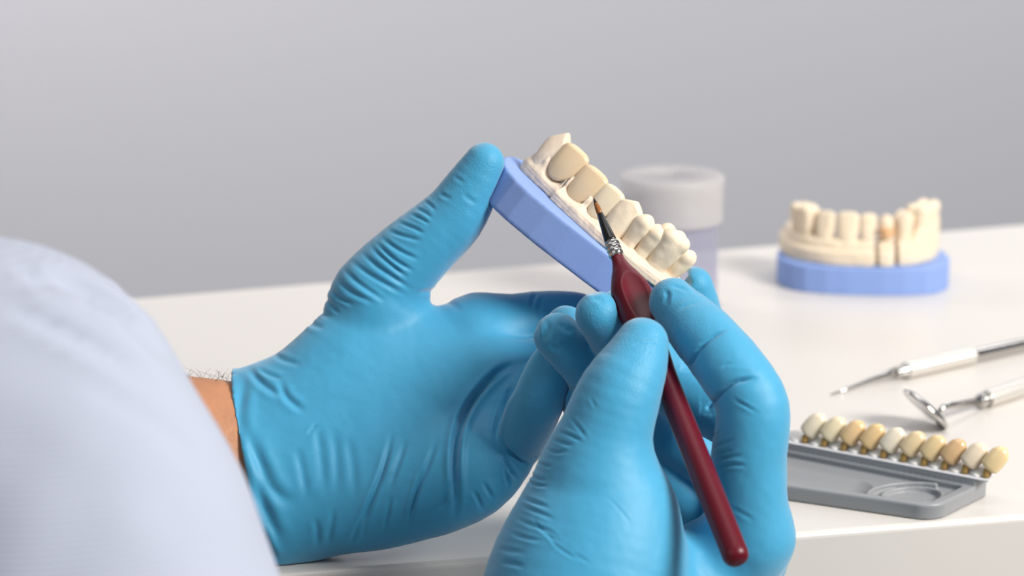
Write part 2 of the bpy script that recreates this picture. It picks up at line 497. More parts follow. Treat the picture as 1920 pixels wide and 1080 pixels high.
# model on the desk
bgO = T(1622, 554); bgO[2] += 13.3
bg_fr = Frame(bgO, np.array([.996, -0.09, 0]), np.array([0, 0, 1.0]), 1.06)
bgm = empty('dental_model', (bgO[0], bgO[1] + 30, TABLE), 'cream stone dental model on a blue plate standing on the desk', 'dental model')
bpath = [(-31, 46), (-30, 32), (-26, 20), (-17.5, 13.5), (-5.5, 10.8), (5.5, 10.8), (16.5, 12.6), (25, 19), (29.5, 32), (30.5, 46)]
def btop(u, L): return 11.5 + 7.0 * sstep(0.66 * L, 0.72 * L, u)
def bhalf(u, L, z): return 5.2 + 2.2 * sstep(7.5, 6.0, z) * sstep(0.62 * L, 0.58 * L, u)
ST = 'stone'
bteeth = [(18.5, 'premolar', 8.4, 9, 17.5, 9.5, ST, 0, 'tooth', None), (27.0, 'premolar', 8.4, 8.5, 18.5, 9.5, ST, 0, 'tooth', None),
          (36.8, 'incisor', 9.4, 7.5, 15, 8.5, ST, 0, 'tooth', None), (47.2, 'incisor', 10.6, 7.8, 15.2, 8.5, ST, 0, 'tooth', None),
          (56.4, 'incisor', 7.9, 7, 14.8, 8.5, ST, 0, 'tooth', None), (64.5, 'canine', 7.0, 7.0, 10.5, 12.5, ST, 0, 'tooth', None),
          (72.6, 'premolar', 8.5, 8.5, 10.0, 15, ST, 0, 'tooth', None), (82, 'molar', 11, 10, 12.5, 15, ST, 0, 'tooth', None),
          (93, 'molar', 11, 10, 12.0, 15, ST, 0, 'tooth', None)]
def bextra(e, p, u, d, side, L):
    die = np.maximum(np.abs(u - 64.5) - 3.1, -(15.5 - p[:, 2]) * 0 + np.abs(p[:, 2] - 16.5) - 1.6)
    return np.maximum(e, -np.maximum(die, 0.5 - 50 + 0 * d + 49.5 - 6.0 + d * 0))
bgat = build_model(bgm, bg_fr, bpath, bteeth, btop, bhalf, [(60.2, 0.7, 6.0), (68.8, 0.8, 6.5)], h=0.6)
c, dr = bgat(64.5)
v, q = surface(lambda p: np.maximum(np.sqrt((p[:, 0] / 3.3) ** 2 + (p[:, 1] / 4.0) ** 2) * 3.3 - 3.3, np.abs(p[:, 2]) - 1.7) - 0.3, (-5, -6, -3), (5, 6, 3), 0.4)
o = mesh('wax_margin', bg_fr.out(np.array([c[0], c[1] - 2.6, 15.4]) + v), q, M['amber'], bgm); o['label'] = 'amber wax band at the neck of the single die'

# ------------------------------------------------------------------ paint brush
TIP = P(1113, 371, 797); END = P(1385, 1056, 708)
bdir = (END - TIP); BL = np.linalg.norm(bdir); bdir /= BL
def bat_px(py):  # distance along the brush where it crosses image row py
    lo, hi = 0.0, BL
    for _ in range(40):
        m_ = (lo + hi) / 2
        if proj((TIP + bdir * m_)[None])[1][0] < py: lo = m_
        else: hi = m_
    return lo
brush = empty('paint_brush', TIP + bdir * BL * .5, 'fine pointed brush with dark red handle held in the right glove', 'brush')
s1, s2, s3, s4 = bat_px(402), bat_px(455), bat_px(480), bat_px(690)
pr = [(0.45, 1.6), (0.72, 2.6), (0.95, s1 * .6), (1.0, s1 + 0.5)]
bo = fix(mesh('bristles', *lathe(TIP, bdir, pr, 24), M['bristle'], brush)); bo['label'] = 'amber bristles'
fix(mesh('wet_point', *lathe(TIP, bdir, [(0.05, 0), (0.3, 0.7), (0.47, 1.6), (0.76, 2.65), (0.6, 2.7)], 24), M['bristle_tip'], bo))['label'] = 'dark wet point'
pr = [(1.0, s1), (1.12, s1 + .2), (2.05, s2 - 1.0), (2.1, s2)]
fix(mesh('sleeve', *lathe(TIP, bdir, pr, 32), M['ferrule_black'], brush))['label'] = 'black tapered sleeve'
w = (s3 - s2) / 3; pr = [(2.1, s2)]
for i in range(3):
    for a in range(7):
        pr.append((2.2 + 0.32 * math.sin(math.pi * a / 6), s2 + w * (i + a / 6)))
pr.append((2.2, s3 + .3))
fix(mesh('ferrule', *lathe(TIP, bdir, pr, 32), M['chrome'], brush))['label'] = 'ringed chrome ferrule'
BX = RT - bdir * (RT @ bdir); BX /= np.linalg.norm(BX); BY = np.cross(bdir, BX)
if BY @ FW > 0: BY = -BY        # BY towards the viewer
sb = bat_px(560)
BPR = np.array([(s3 - 1, 2.0), (s3 + 1.5, 2.1), (s3 + 5, 3.0), (s3 + 9, 4.6), (sb - 4, 6.3), (sb + 2, 6.6), (sb + 9, 6.2), (sb + 17, 5.0), (s4 - 2, 4.2), (s4 + 8, 3.9), (BL - 30, 4.0), (BL + 2, 4.0)])
BPS = smooth_path(BPR, 240)
def brush_f(p):
    q = p - TIP; z = q @ bdir; x = q @ BX; y = q @ BY
    r = np.interp(z, BPS[:, 0], BPS[:, 1])
    flat = 0.78 + 0.22 * sstep(sb + 16, s4, z)
    d = np.sqrt(x * x + (y / flat) ** 2) - r
    d = smax(d, s3 - z, 0.5); d = smax(d, z - BL, 3.5)
    # scooped oval grip facing the thumb
    scoop = np.sqrt((x - 1.2) ** 2 + ((z - sb - 2.5) / 3.1) ** 2 + (y - 13.4) ** 2) - 10.2
    return smax(d, -scoop, 0.2)
lo = np.minimum(TIP, END) - 9; hi = np.maximum(TIP, END) + 9
v, q = surface(lambda p: brush_f(p) * 0.85, lo, hi, 0.36, thr=3)
mesh('handle', v, q, M['lacquer'], brush)['label'] = 'dark red lacquered handle with an oval grip'
def brush_d(p):
    q = p - TIP; z = q @ bdir
    return np.where(z > s3, brush_f(p), np.linalg.norm(q - z[:, None] * bdir, axis=1) - np.interp(z, [0, s1, s2, s3], [0, 1, 2.1, 2.5]))

# ------------------------------------------------------------------ gloves
def J(px, py, d, rpx): return P(px, py, d), rpx * d / F
def flat_pt(p, d0, k):
    s = (p - CAM) @ FW - d0
    return p + ((k - 1) * s)[:, None] * FW
def spline_chain(js, step=3.6):
    a = np.array([np.r_[p, r] for p, r in js])
    if len(js) < 3: return a
    out = []
    g = lambda j: a[min(max(j, 0), len(a) - 1)]
    for i in range(len(a) - 1):
        n = int(np.clip(np.ceil(np.linalg.norm(a[i + 1, :3] - a[i, :3]) / step), 2, 9))
        p0, p1, p2, p3 = g(i - 1), g(i), g(i + 1), g(i + 2)
        for k in range(n):
            f = k / n
            out.append(0.5 * (2 * p1 + (p2 - p0) * f + (2 * p0 - 5 * p1 + 4 * p2 - p3) * f ** 2 + (3 * p1 - p0 - 3 * p2 + p3) * f ** 3))
    return np.array(out + [a[-1]])
def chain_sdf(p, js, k=0, far=24.0):
    a = spline_chain(js)
    c = (a[:, :3].min(0) + a[:, :3].max(0)) / 2; R = (np.linalg.norm(a[:, :3] - c, axis=1) + a[:, 3]).max()
    out = np.linalg.norm(p - c, axis=1) - R
    nr = out < far
    q = p[nr]
    if len(q):
        d = np.full(len(q), 1e9)
        for i in range(len(a) - 1):
            d = np.minimum(d, cap(q, a[i, :3], a[i + 1, :3], a[i, 3], a[i + 1, 3]))
        out[nr] = d
    return out
def tilt_flat(p, c, nf, k):
    return p + ((k - 1) * ((p - c) @ nf))[:, None] * nf
def hand_sdf(palm, c0, nf, kf, fingers, kp=9.0, kpalm=12.0):
    kp = kp if isinstance(kp, (list, tuple)) else [kp] * len(fingers)
    fl = lambda p: tilt_flat(p, c0, nf, kf)
    pj = [[(fl(J(*a)[0][None])[0], J(*a)[1]) for a in ch] for ch in palm]
    fj = [[J(*a) for a in ch] for ch in fingers]
    def f(p):
        pp = fl(p); d = None
        for ch in pj:
            c = chain_sdf(pp, ch, 4.0); d = c if d is None else smin(d, c, kpalm)
        d = d / (1 + (kf - 1) * 0.35)
        out = None
        for js, kq in zip(fj, kp):
            c = chain_sdf(p, js)
            r = np.linalg.norm(p - js[0][0], axis=1)
            k = 0.8 + (kq - 0.8) * sstep(30, 10, r)
            out = (c, k) if out is None else (smin(out[0], c, 0.8), np.maximum(out[1], k))
        return smin(d, out[0], out[1])
    return f, pj, fj

def wrinkle(v, n, lines, seed=0):
    """folds in the glove: each line is (points, depth mm, width px, ridge); moves the visible-side surface along its normal"""
    x, y, d = proj(v)
    face = sstep(0.25, -0.05, n @ FW)
    disp = np.zeros(len(v))
    for pts, dep, wd, ridge in lines:
        wd = wd * 0.72; dep = dep * 0.8; ridge = ridge * 0.55
        pts = smooth_path(pts, 14) if len(pts) > 2 else np.array(pts, float)
        lo = pts.min(0) - 4 * wd; hi = pts.max(0) + 4 * wd
        s = (x > lo[0]) & (x < hi[0]) & (y > lo[1]) & (y < hi[1])
        if not s.any(): continue
        dd, u, side, L = path_dist(np.stack([x[s], y[s]], 1), pts)
        taper = np.clip((np.minimum(u, L - u) if ridge >= 0 else L - u) / (0.35 * L), 0, 1); taper = taper * taper * (3 - 2 * taper)
        if ridge < 0: dep = dep * 1.25
        g = -np.exp(-(dd / wd) ** 2) * dep + ridge * dep * np.exp(-((np.abs(dd) - 1.9 * wd) / (1.1 * wd)) ** 2) * 0.7 * (ridge > 0)
        if ridge < 0: g = g - 0.45 * np.exp(-(dd / (5.5 * wd)) ** 2)
        disp[s] += g * taper * face[s]
    return v + n * disp[:, None]

# left glove
L_palm = [[(545, 830, 826, 118), (640, 700, 829, 108), (712, 600, 834, 82)],
          [(466, 800, 828, 98), (498, 965, 816, 92)], [(395, 884, 821, 174), (478, 882, 822, 168), (620, 855, 822, 128)],
          [(498, 960, 815, 88), (690, 935, 812, 100), (850, 885, 812, 106), (922, 850, 814, 80)],
          [(500, 880, 822, 108), (720, 790, 824, 108), (900, 715, 828, 88)],
          [(560, 790, 826, 108), (760, 690, 833, 92), (898, 632, 842, 74)]]
L_thumb = [(700, 556, 836, 80), (712, 538, 836, 78), (780, 471, 834, 70), (848, 408, 832, 61), (884, 352, 830, 51), (908, 306, 828, 39)]
L_index = [(898, 630, 845, 72), (1090, 606, 851, 56), (1225, 692, 850, 50), (1308, 625, 850, 46), (1302, 535, 842, 35)]
L_middle = [(925, 715, 832, 64), (1080, 668, 838, 54), (1150, 620, 820, 44), (1152, 578, 806, 34)]
L_ring = [(935, 785, 824, 58), (1045, 705, 822, 50), (1075, 640, 808, 46), (1062, 612, 800, 40)]
L_little = [(978, 826, 812, 47), (1006, 760, 798, 50), (1036, 690, 792, 46), (1058, 655, 790, 38)]
LN = FW - 0.3 * UP; LN /= np.linalg.norm(LN)
lf, lpj, lfj = hand_sdf(L_palm, P(700, 800, 824), LN, 1.6, [L_thumb, L_index, L_middle, L_ring, L_little], kp=[9, 9, 7, 4, 1.5])
cn = .976 * RT + .21 * UP; c0 = P(470, 880, 822)
fN = np.array([f2[1] - f1[1], f1[0] - f2[0], 0.0]); fN /= np.linalg.norm(fN)
if fN[1] < 0: fN = -fN
def desk_d(p): return np.maximum(p[:, 2] - TABLE, -((p - f1) @ fN))
def off_desk(p, d, gap=0.15):
    return np.maximum(d, -np.maximum(p[:, 2] - TABLE - gap, -((p - f1) @ fN) - gap))
def fore_left(p):
    fl = lambda x: tilt_flat(x, P(700, 800, 824), LN, 1.6)
    js = [J(540, 874, 823, 120), J(480, 872, 823, 134), J(425, 862, 822, 148), J(330, 866, 818, 165), J(250, 872, 814, 172), J(-200, 860, 795, 205)]
    return chain_sdf(fl(p), [(fl(a[None])[0], r) for a, r in js]) / 1.2
def left_glove_f(p):
    d = lf(p)
    s = (p - c0) @ cn
    d = d - 0.6 * np.exp(-(s / 1.2) ** 2)
    d = smax(d, -s, 0.6)
    d = smax(d, -(held_all_d(p) - 0.05), 0.6)
    return np.maximum(d, TABLE + 0.1 - p[:, 2])
L_lines = []
def LW(pts, dep=0.7, wd=5, ridge=1.0): L_lines.append((pts, dep, wd, ridge))

# right glove
R_palm = [[(1122, 870, 737, 90), (1122, 985, 738, 155), (1092, 1130, 735, 192), (1060, 1330, 728, 180)],
          [(1405, 1010, 750, 70), (1330, 1090, 755, 115), (1150, 1250, 745, 165)],
          [(1395, 1040, 772, 68), (1200, 1250, 755, 145)],
          [(1300, 1120, 790, 66), (1150, 1280, 755, 145)]]
R_thumb = [(1116, 880, 737, 93), (1136, 812, 736, 87), (1162, 738, 736, 78), (1188, 686, 738, 64), (1204, 645, 740, 50)]
R_index = [(1408, 1005, 749, 76), (1402, 880, 744, 71), (1411, 765, 741, 69), (1372, 694, 744, 65), (1325, 636, 750, 61), (1290, 598, 756, 54), (1262, 566, 760, 46)]
R_middle = [(1402, 1040, 772, 68), (1412, 900, 774, 64), (1408, 800, 776, 62), (1368, 772, 780, 66), (1270, 716, 786, 68), (1180, 656, 783, 56), (1122, 590, 770, 44)]
R_ring = [(1360, 1080, 795, 62), (1392, 960, 806, 58), (1362, 890, 812, 52), (1240, 815, 810, 52), (1120, 712, 792, 50), (1046, 630, 782, 45)]
R_little = [(1310, 1120, 800, 58), (1330, 1010, 816, 50), (1290, 940, 818, 48), (1200, 860, 812, 46), (1130, 800, 803, 43), (1062, 724, 795, 38)]
RN = FW
rf, rpj, rfj = hand_sdf(R_palm, P(1150, 1000, 748), RN, 1.15, [R_thumb, R_index, R_middle, R_ring, R_little], kpalm=8.0)
wc = P(1040, 1330, 730); wn = P(1092, 1130, 735) - wc; wn /= np.linalg.norm(wn)
def fore_right(p):
    return cap(p, P(1080, 1250, 733), P(700, 2300, 600), 23.0, 36)
def right_glove_f(p):
    d = rf(p)
    s = (p - wc) @ wn
    d = np.maximum(d, -s)
    d = np.maximum(d, -np.maximum(fore_right(p) - 0.6, s - 18))
    d = smax(d, -(brush_d(p) - 0.05), 0.4)
    d = off_desk(p, d)
    return np.maximum(d, -(lf(p) - 0.3))
R_lines = []
def RW(pts, dep=0.6, wd=5, ridge=1.0): R_lines.append((pts, dep, wd, ridge))

def bounds(js, pad):
    a = np.array([p for ch in js for p, r in ch]); r = max(r for ch in js for p, r in ch)
    return a.min(0) - pad, a.max(0) + pad
exec_wrinkles = True
# --- WRINKLES BEGIN
def CP(pts, sc, ox, oy): return [(ox + sc * a, oy + sc * b) for a, b in pts]
c4 = (.4075, 400, 640); c2 = (.4444, 400, 240); c5 = (1 / 3, 880, 720); c7 = (.2778, 1200, 600); c6 = (.2038, 980, 500)
for pts, dep, wd in [
    ([(830, 390), (790, 560), (740, 700), (690, 850), (690, 930)], .8, 6), ([(890, 440), (850, 560), (800, 700)], .5, 6),
    ([(1040, 420), (990, 560), (930, 720), (880, 900)], .7, 6), ([(970, 560), (930, 700), (890, 850)], .7, 5),
    ([(545, 380), (570, 540), (565, 740)], .24, 10), ([(470, 350), (495, 520), (520, 720)], .26, 10), ([(610, 420), (642, 570), (650, 760)], .24, 10),
    ([(380, 470), (412, 610), (430, 740)], .28, 9), ([(740, 680), (690, 800), (620, 950)], .6, 5), ([(820, 700), (800, 800), (780, 890)], .5, 5),
    ([(1430, 75), (1300, 150), (1200, 260), (1130, 400), (1110, 560), (1115, 720), (1100, 850)], 2.4, 8),
    ([(1390, 190), (1340, 280), (1305, 400), (1310, 480)], 1.2, 6),
    ([(1330, 470), (1400, 540), (1460, 575)], .8, 4), ([(1330, 520), (1370, 600), (1410, 640)], .8, 4), ([(1340, 560), (1350, 620), (1360, 680)], .6, 4),
    ([(1240, 640), (1260, 680), (1290, 730)], .4, 5), ([(1190, 680), (1215, 720), (1240, 780)], .4, 5),
    ([(150, 110), (230, 200), (330, 260)], .6, 8), ([(150, 400), (220, 570), (280, 690), (400, 760)], .7, 13),
    ([(180, 580), (240, 780), (330, 960)], .7, 13), ([(215, 840), (255, 950), (300, 1020)], .8, 8), ([(150, 150), (120, 330), (150, 480)], .6, 13),
    ([(430, 430), (455, 405), (480, 380)], .3, 4), ([(300, 170), (340, 260), (430, 330)], .5, 8), ([(80, 300), (130, 560), (200, 800)], .5, 10),
    ([(1010, 800), (1060, 740), (1100, 620)], .5, 6), ([(560, 760), (540, 860), (520, 940)], .35, 7), ([(470, 800), (480, 900), (470, 960)], .3, 7)]:
    LW(CP(pts, *c4), dep * 1.75, wd * 1.1)
for pts, dep, wd in [
    ([(680, 480), (770, 560), (860, 610)], .9, 5), ([(730, 430), (800, 455), (890, 480)], .7, 5), ([(775, 395), (840, 420), (900, 450)], .7, 4.5),
    ([(825, 360), (870, 380), (920, 410)], .6, 4), ([(850, 335), (890, 355), (930, 385)], .5, 4), ([(885, 305), (910, 320), (940, 350)], .5, 4),
    ([(700, 455), (790, 520), (880, 560)], .8, 5), ([(655, 490), (730, 560), (830, 640)], .8, 5), ([(615, 515), (700, 590), (850, 690)], .8, 5.5),
    ([(565, 545), (660, 620), (820, 710)], .7, 6), ([(535, 580), (620, 660), (740, 740)], .7, 6), ([(505, 620), (580, 690), (690, 745)], .7, 6),
    ([(480, 660), (530, 715), (600, 750)], .7, 5), ([(455, 690), (500, 750), (540, 790)], .6, 5), ([(420, 730), (460, 780), (500, 800)], .5, 6),
    ([(370, 800), (420, 830), (480, 850)], .4, 7), ([(245, 950), (300, 980), (380, 1000)], .5, 7), ([(180, 1010), (230, 1040), (300, 1060)], .6, 6),
    ([(950, 270), (980, 290), (1010, 300)], .4, 5), ([(1010, 195), (1040, 220), (1070, 235)], .3, 5), ([(1050, 270), (1080, 300), (1120, 320)], .3, 6),
    ([(860, 700), (930, 690), (960, 720)], .6, 6), ([(940, 720), (1000, 740), (1060, 780)], .4, 8)]:
    LW(CP(pts, *c2), dep, wd)
LW([(1008, 549), (999, 562), (996, 580)], .8, 5); LW([(1020, 552), (1012, 572), (1006, 600)], .5, 6)
for pts, dep, wd in [
    ([(560, 180), (620, 250), (670, 320)], .35, 4), ([(490, 262), (570, 290), (640, 330)], .55, 4), ([(460, 305), (520, 330), (590, 350)], .55, 4),
    ([(420, 358), (490, 385), (560, 375)], .5, 4), ([(370, 430), (420, 455), (470, 465)], .55, 4), ([(320, 500), (380, 530), (440, 545)], .6, 4.5),
    ([(320, 530), (370, 565), (450, 575)], .6, 4), ([(270, 620), (350, 660), (460, 700)], .5, 5), ([(280, 680), (380, 720), (490, 765)], .45, 5),
    ([(235, 740), (340, 790), (450, 830), (520, 900)], .4, 5), ([(350, 760), (440, 850), (530, 900)], .35, 4), ([(215, 830), (330, 870), (430, 885)], .4, 5),
    ([(420, 800), (480, 900), (560, 960), (660, 1010)], .3, 4), ([(160, 1000), (240, 1010), (320, 1030)], .4, 6), ([(570, 940), (630, 980), (690, 1015)], .25, 4),
    ([(760, 620), (840, 700), (920, 800)], .15, 4), ([(680, 70), (700, 110), (720, 140)], .2, 4), ([(130, 920), (240, 940), (330, 950)], .35, 6),
    ([(1335, 300), (1370, 285), (1430, 265)], .5, 4), ([(1350, 372), (1420, 335), (1500, 310)], .5, 4), ([(1375, 432), (1460, 412), (1550, 400)], .5, 4.5),
    ([(1385, 472), (1480, 455), (1570, 460)], .6, 4.5), ([(1450, 690), (1520, 720), (1610, 775)], .3, 5), ([(1470, 95), (1530, 112), (1610, 160)], .25, 4),
    ([(1370, 400), (1430, 385), (1500, 375)], .4, 4)]:
    RW(CP(pts, *c5), dep, wd)
for pts, dep, wd in [
    ([(620, 285), (580, 300), (550, 325)], .35, 4), ([(600, 510), (700, 570), (820, 640)], .25, 4), ([(350, 200), (390, 190), (430, 160)], .5, 3)]:
    RW(CP(pts, *c7), dep, wd)
RW(CP([(330, 300), (375, 225), (430, 155), (500, 100), (610, 48)], *c7), 1.5, 5.0, -1)
RW(CP([(460, 590), (510, 530), (590, 450), (670, 410), (820, 385)], *c7), 1.6, 5.0, -1)
for pts, dep, wd in [
    ([(980, 730), (1100, 695), (1200, 690), (1300, 690)], .4, 4), ([(1212, 520), (1218, 640), (1180, 750), (1130, 880)], .25, 4),
    ([(1290, 210), (1335, 260), (1310, 350)], .6, 6), ([(1360, 180), (1450, 195), (1550, 245)], .5, 4), ([(1420, 410), (1520, 350), (1640, 325)], .3, 5),
    ([(230, 470), (225, 600), (175, 710)], .8, 7), ([(110, 470), (130, 600), (150, 690)], .5, 6), ([(250, 690), (300, 745), (370, 740)], .6, 7),
    ([(330, 500), (400, 570), (470, 620)], .7, 8), ([(560, 215), (650, 240), (740, 215)], .6, 6), ([(620, 290), (700, 300), (760, 340)], .5, 7), ([(1480, 90), (1560, 180), (1680, 260)], .4, 8)]:
    RW(CP(pts, *c6), dep, wd)
# --- WRINKLES END

person = empty('person', (-200, 560, 0), 'person in a pale blue shirt and blue gloves working at the desk', 'person')
HG = 0.6
def glove_mesh(name, f, chains, lines, lab, seed, h=HG, obst=None):
    allj = [[J(*a) for a in ch] for ch in chains]
    c = np.array([p for ch in allj for p, r in ch]); r = np.array([r for ch in allj for p, r in ch])
    lo = (c - r[:, None]).min(0) - 4; hi = (c + r[:, None]).max(0) + 4
    v, q = surface(f, lo, hi, h)
    v = relax(v, q, 10, 0.5)
    n = vnormals(v, q)
    v = wrinkle(v, n, lines)
    v = v + n * (0.16 * lattice(v, 7.0, seed) + 0.05 * lattice(v, 2.2, seed + 1))[:, None]
    for ob in obst: v = push_out(v, ob)
    o = mesh(name, v, q, M['glove'], person)
    tips = np.array([J(*ch[-1])[0] for ch in chains[-5:]])
    g = np.min(np.linalg.norm(v[:, None] - tips[None], axis=2), axis=1)
    at_ = o.data.attributes.new('grain', 'FLOAT', 'POINT'); at_.data.foreach_set('value', sstep(30, 12, g).astype(np.float32))
    o['label'] = lab
    return o
glove_mesh('glove', left_glove_f, L_palm + [L_thumb, L_index, L_middle, L_ring, L_little], L_lines, 'left glove holding the dental model', 11, obst=[held_all_d, desk_d])
glove_mesh('glove', right_glove_f, R_palm + [R_thumb, R_index, R_middle, R_ring, R_little], R_lines, 'right glove gripping the brush', 23, obst=[brush_d, desk_d, held_all_d])

# ------------------------------------------------------------------ person: body and shirt
rS, rE = P(-120, 830, 600), P(330, 1900, 560)
lS, lE = rS + np.array([-330, 30, 20.0]), P(-700, 850, 765)
mid = (rS + lS) / 2 + np.array([0, -60, 0])
def torso(p, o):
    d = smin(cap(p, rS + [-40, 0, -10], lS + [40, 0, -10], 38 + o, 50 + o), cap(p, mid + [0, -20, -60], mid + [0, -60, -420], 105 + o, 115 + o), 40)
    d = smin(d, cap(p, rE, rS, 38 + o, 38 + o), 12)
    return smin(d, cap(p, lE + .25 * (lS - lE), lS, 44 + o, 50 + o), 12)
def body_f(p):
    d = fore_left(p)
    d = smin(d, cap(p, P(-200, 860, 795), lE, 205 * 795 / F, 44), 8)
    d = smin(d, cap(p, lE, lS, 44, 50), 10)
    d = smin(d, fore_right(p), 5)
    d = smin(d, cap(p, P(700, 2300, 600), rE, 36, 40), 8)
    d = smin(d, torso(p, 0), 12)
    d = smin(d, cap(p, mid + [0, 30, 0], mid + [0, 40, 110], 58, 52), 20)
    return off_desk(p, d, 0.3)
v, q = surface(body_f, (-560, 250, 480), (120, 960, 1230), 2.6)
v = push_out(v, desk_d, .3)
mesh('body', v, q, M['skin'], person)
sh = [J(-300, 850, 640, 330), J(-45, 705, 615, 250), J(60, 762, 604, 272), J(140, 1010, 592, 338), J(170, 1280, 585, 400), J(300, 1800, 570, 400)]
def shirt_f(p):
    d = chain_sdf(p, sh)
    d = smin(d, cap(p, P(0, 700, 625), P(160, 600, 640), 26, 13), 12)
    return off_desk(p, smin(d, torso(p, 9), 14), 0.3)
v, q = surface(shirt_f, (-600, 200, 380), (60, 900, 1160), 3.0)
n = vnormals(v, q)
v = v + n * (1.6 * lattice(v * [1, 1, 1], 34, 2) + 0.6 * lattice(v, 14, 8))[:, None]
n = vnormals(v, q)
v = wrinkle(v, n, [([(30, 500), (150, 545), (290, 640)], 3.4, 16, 1.0), ([(90, 500), (200, 570), (330, 690)], 3.0, 14, 1.0), ([(-20, 560), (120, 620), (300, 720)], 2.6, 20, 1.0),
                   ([(150, 560), (250, 600), (310, 640)], 2.2, 9, 1.0), ([(40, 478), (60, 520), (110, 560)], 3.2, 12, 1.0), ([(120, 700), (300, 800), (400, 900)], .8, 22, 1.0)])
v = push_out(v, desk_d, .3)
mesh('shirt', v, q, M['shirt'], person)['label'] = 'pale blue woven shirt'

# fine hairs along the wrist edge
HV, HF = [], []
for i in range(34):
    px = random.uniform(335, 428); base = P(px, 708 + random.uniform(-1, 8), 824 + random.uniform(-6, 10))
    ln = random.uniform(2, 6.0); lean = random.uniform(-2.4, 1.0)
    t = [base, base + UP * ln * .35 + RT * lean * ln * .3, base + UP * ln * .6 + RT * lean * ln * .8 - FW * random.uniform(-1, 1)]
    a, b_ = tube(t, [0.06, 0.05, 0.02], 4); k = len(HV); HV += a; HF += [tuple(j + k for j in f) for f in b_]
o = mesh('arm_hair', HV, HF, M['hair'], person); o['kind'] = 'stuff'

# ------------------------------------------------------------------ jar
jc = T(1255, 578)
jar = empty('plastic_jar', jc, 'frosted translucent plastic jar with screw lid behind the held model', 'jar')
Z = np.array([0, 0, 1.0])
pr = [(21.5, 0.2), (23.6, 0.6), (23.8, 3), (22.6, 5), (22.4, 40), (22.0, 42), (22.0, 52), (20.9, 52), (20.9, 42), (21.2, 40), (21.2, 3), (0.0, 2.0), (0.0, 0.2)]
fix(mesh('jar_body', *lathe(jc, Z, pr, 72, closed=True), M['jar_plastic'], jar))
pr = [(0, 64.4), (20, 64.4), (23.6, 64.2), (24.6, 63.4), (24.9, 62.0), (24.3, 59.5), (24.1, 46), (24.6, 44.5), (24.4, 42.6), (23.0, 42.6), (22.9, 58), (22, 61.5), (0, 62)]
fix(mesh('lid', *lathe(jc, Z, pr, 72, closed=True), M['lid_plastic'], jar))

# ------------------------------------------------------------------ probe and mirror
def knurl(a, b, r, n=64, step=0.55, dep=0.26):
    a = np.asarray(a, float); b = np.asarray(b, float); L = np.linalg.norm(b - a); m_ = int(L / step)
    e1, e2, d = axes(b - a); V, Fc = [], []
    for i in range(m_ + 1):
        for k in range(n):
            w = 2 * math.pi * k / n; s = i * step
            ph = s / (2.2) * 2 * math.pi; hgt = abs(math.sin(0.5 * (w * 8 + ph))) * abs(math.sin(0.5 * (w * 8 - ph)))
            rr = r - dep + 2 * dep * hgt
            V.append(a + d * L * i / m_ + rr * (math.cos(w) * e1 + math.sin(w) * e2))
    for i in range(m_):
        for k in range(n):
            Fc.append((i * n + k, i * n + (k + 1) % n, (i + 1) * n + (k + 1) % n, (i + 1) * n + k))
    Fc.append(tuple(range(n))[::-1]); Fc.append(tuple(range(m_ * n, (m_ + 1) * n)))
    return V, Fc
HR = 3.6
p0, p1 = T(1692, 696, HR), T(1822, 667, HR)
pd = p1 - p0; pd[2] = 0; pd /= np.linalg.norm(pd)
probe = empty('dental_probe', p0 - [0, 0, HR], 'thin steel dental probe with pointed tip lying farther back on the desk', 'dental probe')
L1 = np.linalg.norm(p1 - p0)
e_ = p0 + pd * (L1 + 90)
fix(mesh('grip', *knurl(p0 + pd * 2, p1, HR), M['steel'], probe))['label'] = 'knurled steel grip'
fix(mesh('handle', *lathe(p1, pd, [(2.9, -1), (3.0, 0.4), (3.0, 88), (2.6, 90)], 8), M['chrome'], probe))['label'] = 'smooth faceted steel handle'
fix(mesh('collar', *lathe(p0, pd, [(2.0, -4.4), (2.6, -4), (2.6, -2.6), (2.1, -2.2), (2.3, -1.8), (3.0, 1.2), (3.3, 2.4)], 32), M['chrome'], probe))
tp = [p0 - pd * 3.8, p0 - pd * 11 + [0, 0, -.2], p0 - pd * 18 + [0, 0, -.6], p0 - pd * 24 + [0, 0, -1.4], p0 - pd * 32 + [0, 0, -2.4], p0 - pd * 41 + [0, 0, -3.3]]
fix(mesh('tip', *tube(tp, [2.2, 1.8, 1.4, 1.1, .75, .3], 20), M['chrome'], probe))

m0, m1 = T(1845, 750, HR), T(1960, 712, HR)
md = m1 - m0; md[2] = 0; md /= np.linalg.norm(md)
mirror = empty('dental_mirror', m0 - [0, 0, HR], 'round steel mouth mirror standing on its rim beside the tooth shade tray', 'dental mirror')
fix(mesh('grip', *knurl(m0 + md * 2, m0 + md * 75, HR), M['steel'], mirror))['label'] = 'knurled steel grip'
fix(mesh('collar', *lathe(m0, md, [(1.7, -3), (3.1, -2.2), (3.1, -.6), (2.4, -.2), (2.4, .4), (3.3, 2.2)], 32), M['chrome'], mirror))
dpt = proj(m0[None])[2][0]
ctr = P(1736, 766, 953)
inn = P(1759, 776, dpt - 4)
e1 = (P(1781, 807, dpt - 6) - P(1691, 726, dpt - 6)); e1 /= np.linalg.norm(e1)
nrm = .62 * RT + 0.72 * UP + 0.02 * FW; nrm -= e1 * (nrm @ e1); nrm /= np.linalg.norm(nrm)
low = ctr + e1 * 11.4
ctr = ctr + np.array([0, 0, TABLE + 0.35 - (ctr[2] - 11.6 * math.sqrt(max(0, 1 - nrm[2] ** 2)))])
fix(mesh('shaft', *tube([m0 - md * 2, ctr + nrm * 4.6 + e1 * 4.6 + md * 1.0, ctr + nrm * 3.6 + e1 * 4.8, ctr + nrm * 1.0 + e1 * 5.2], [1.45, 1.35, 1.3, 1.2], 20), M['chrome'], mirror))
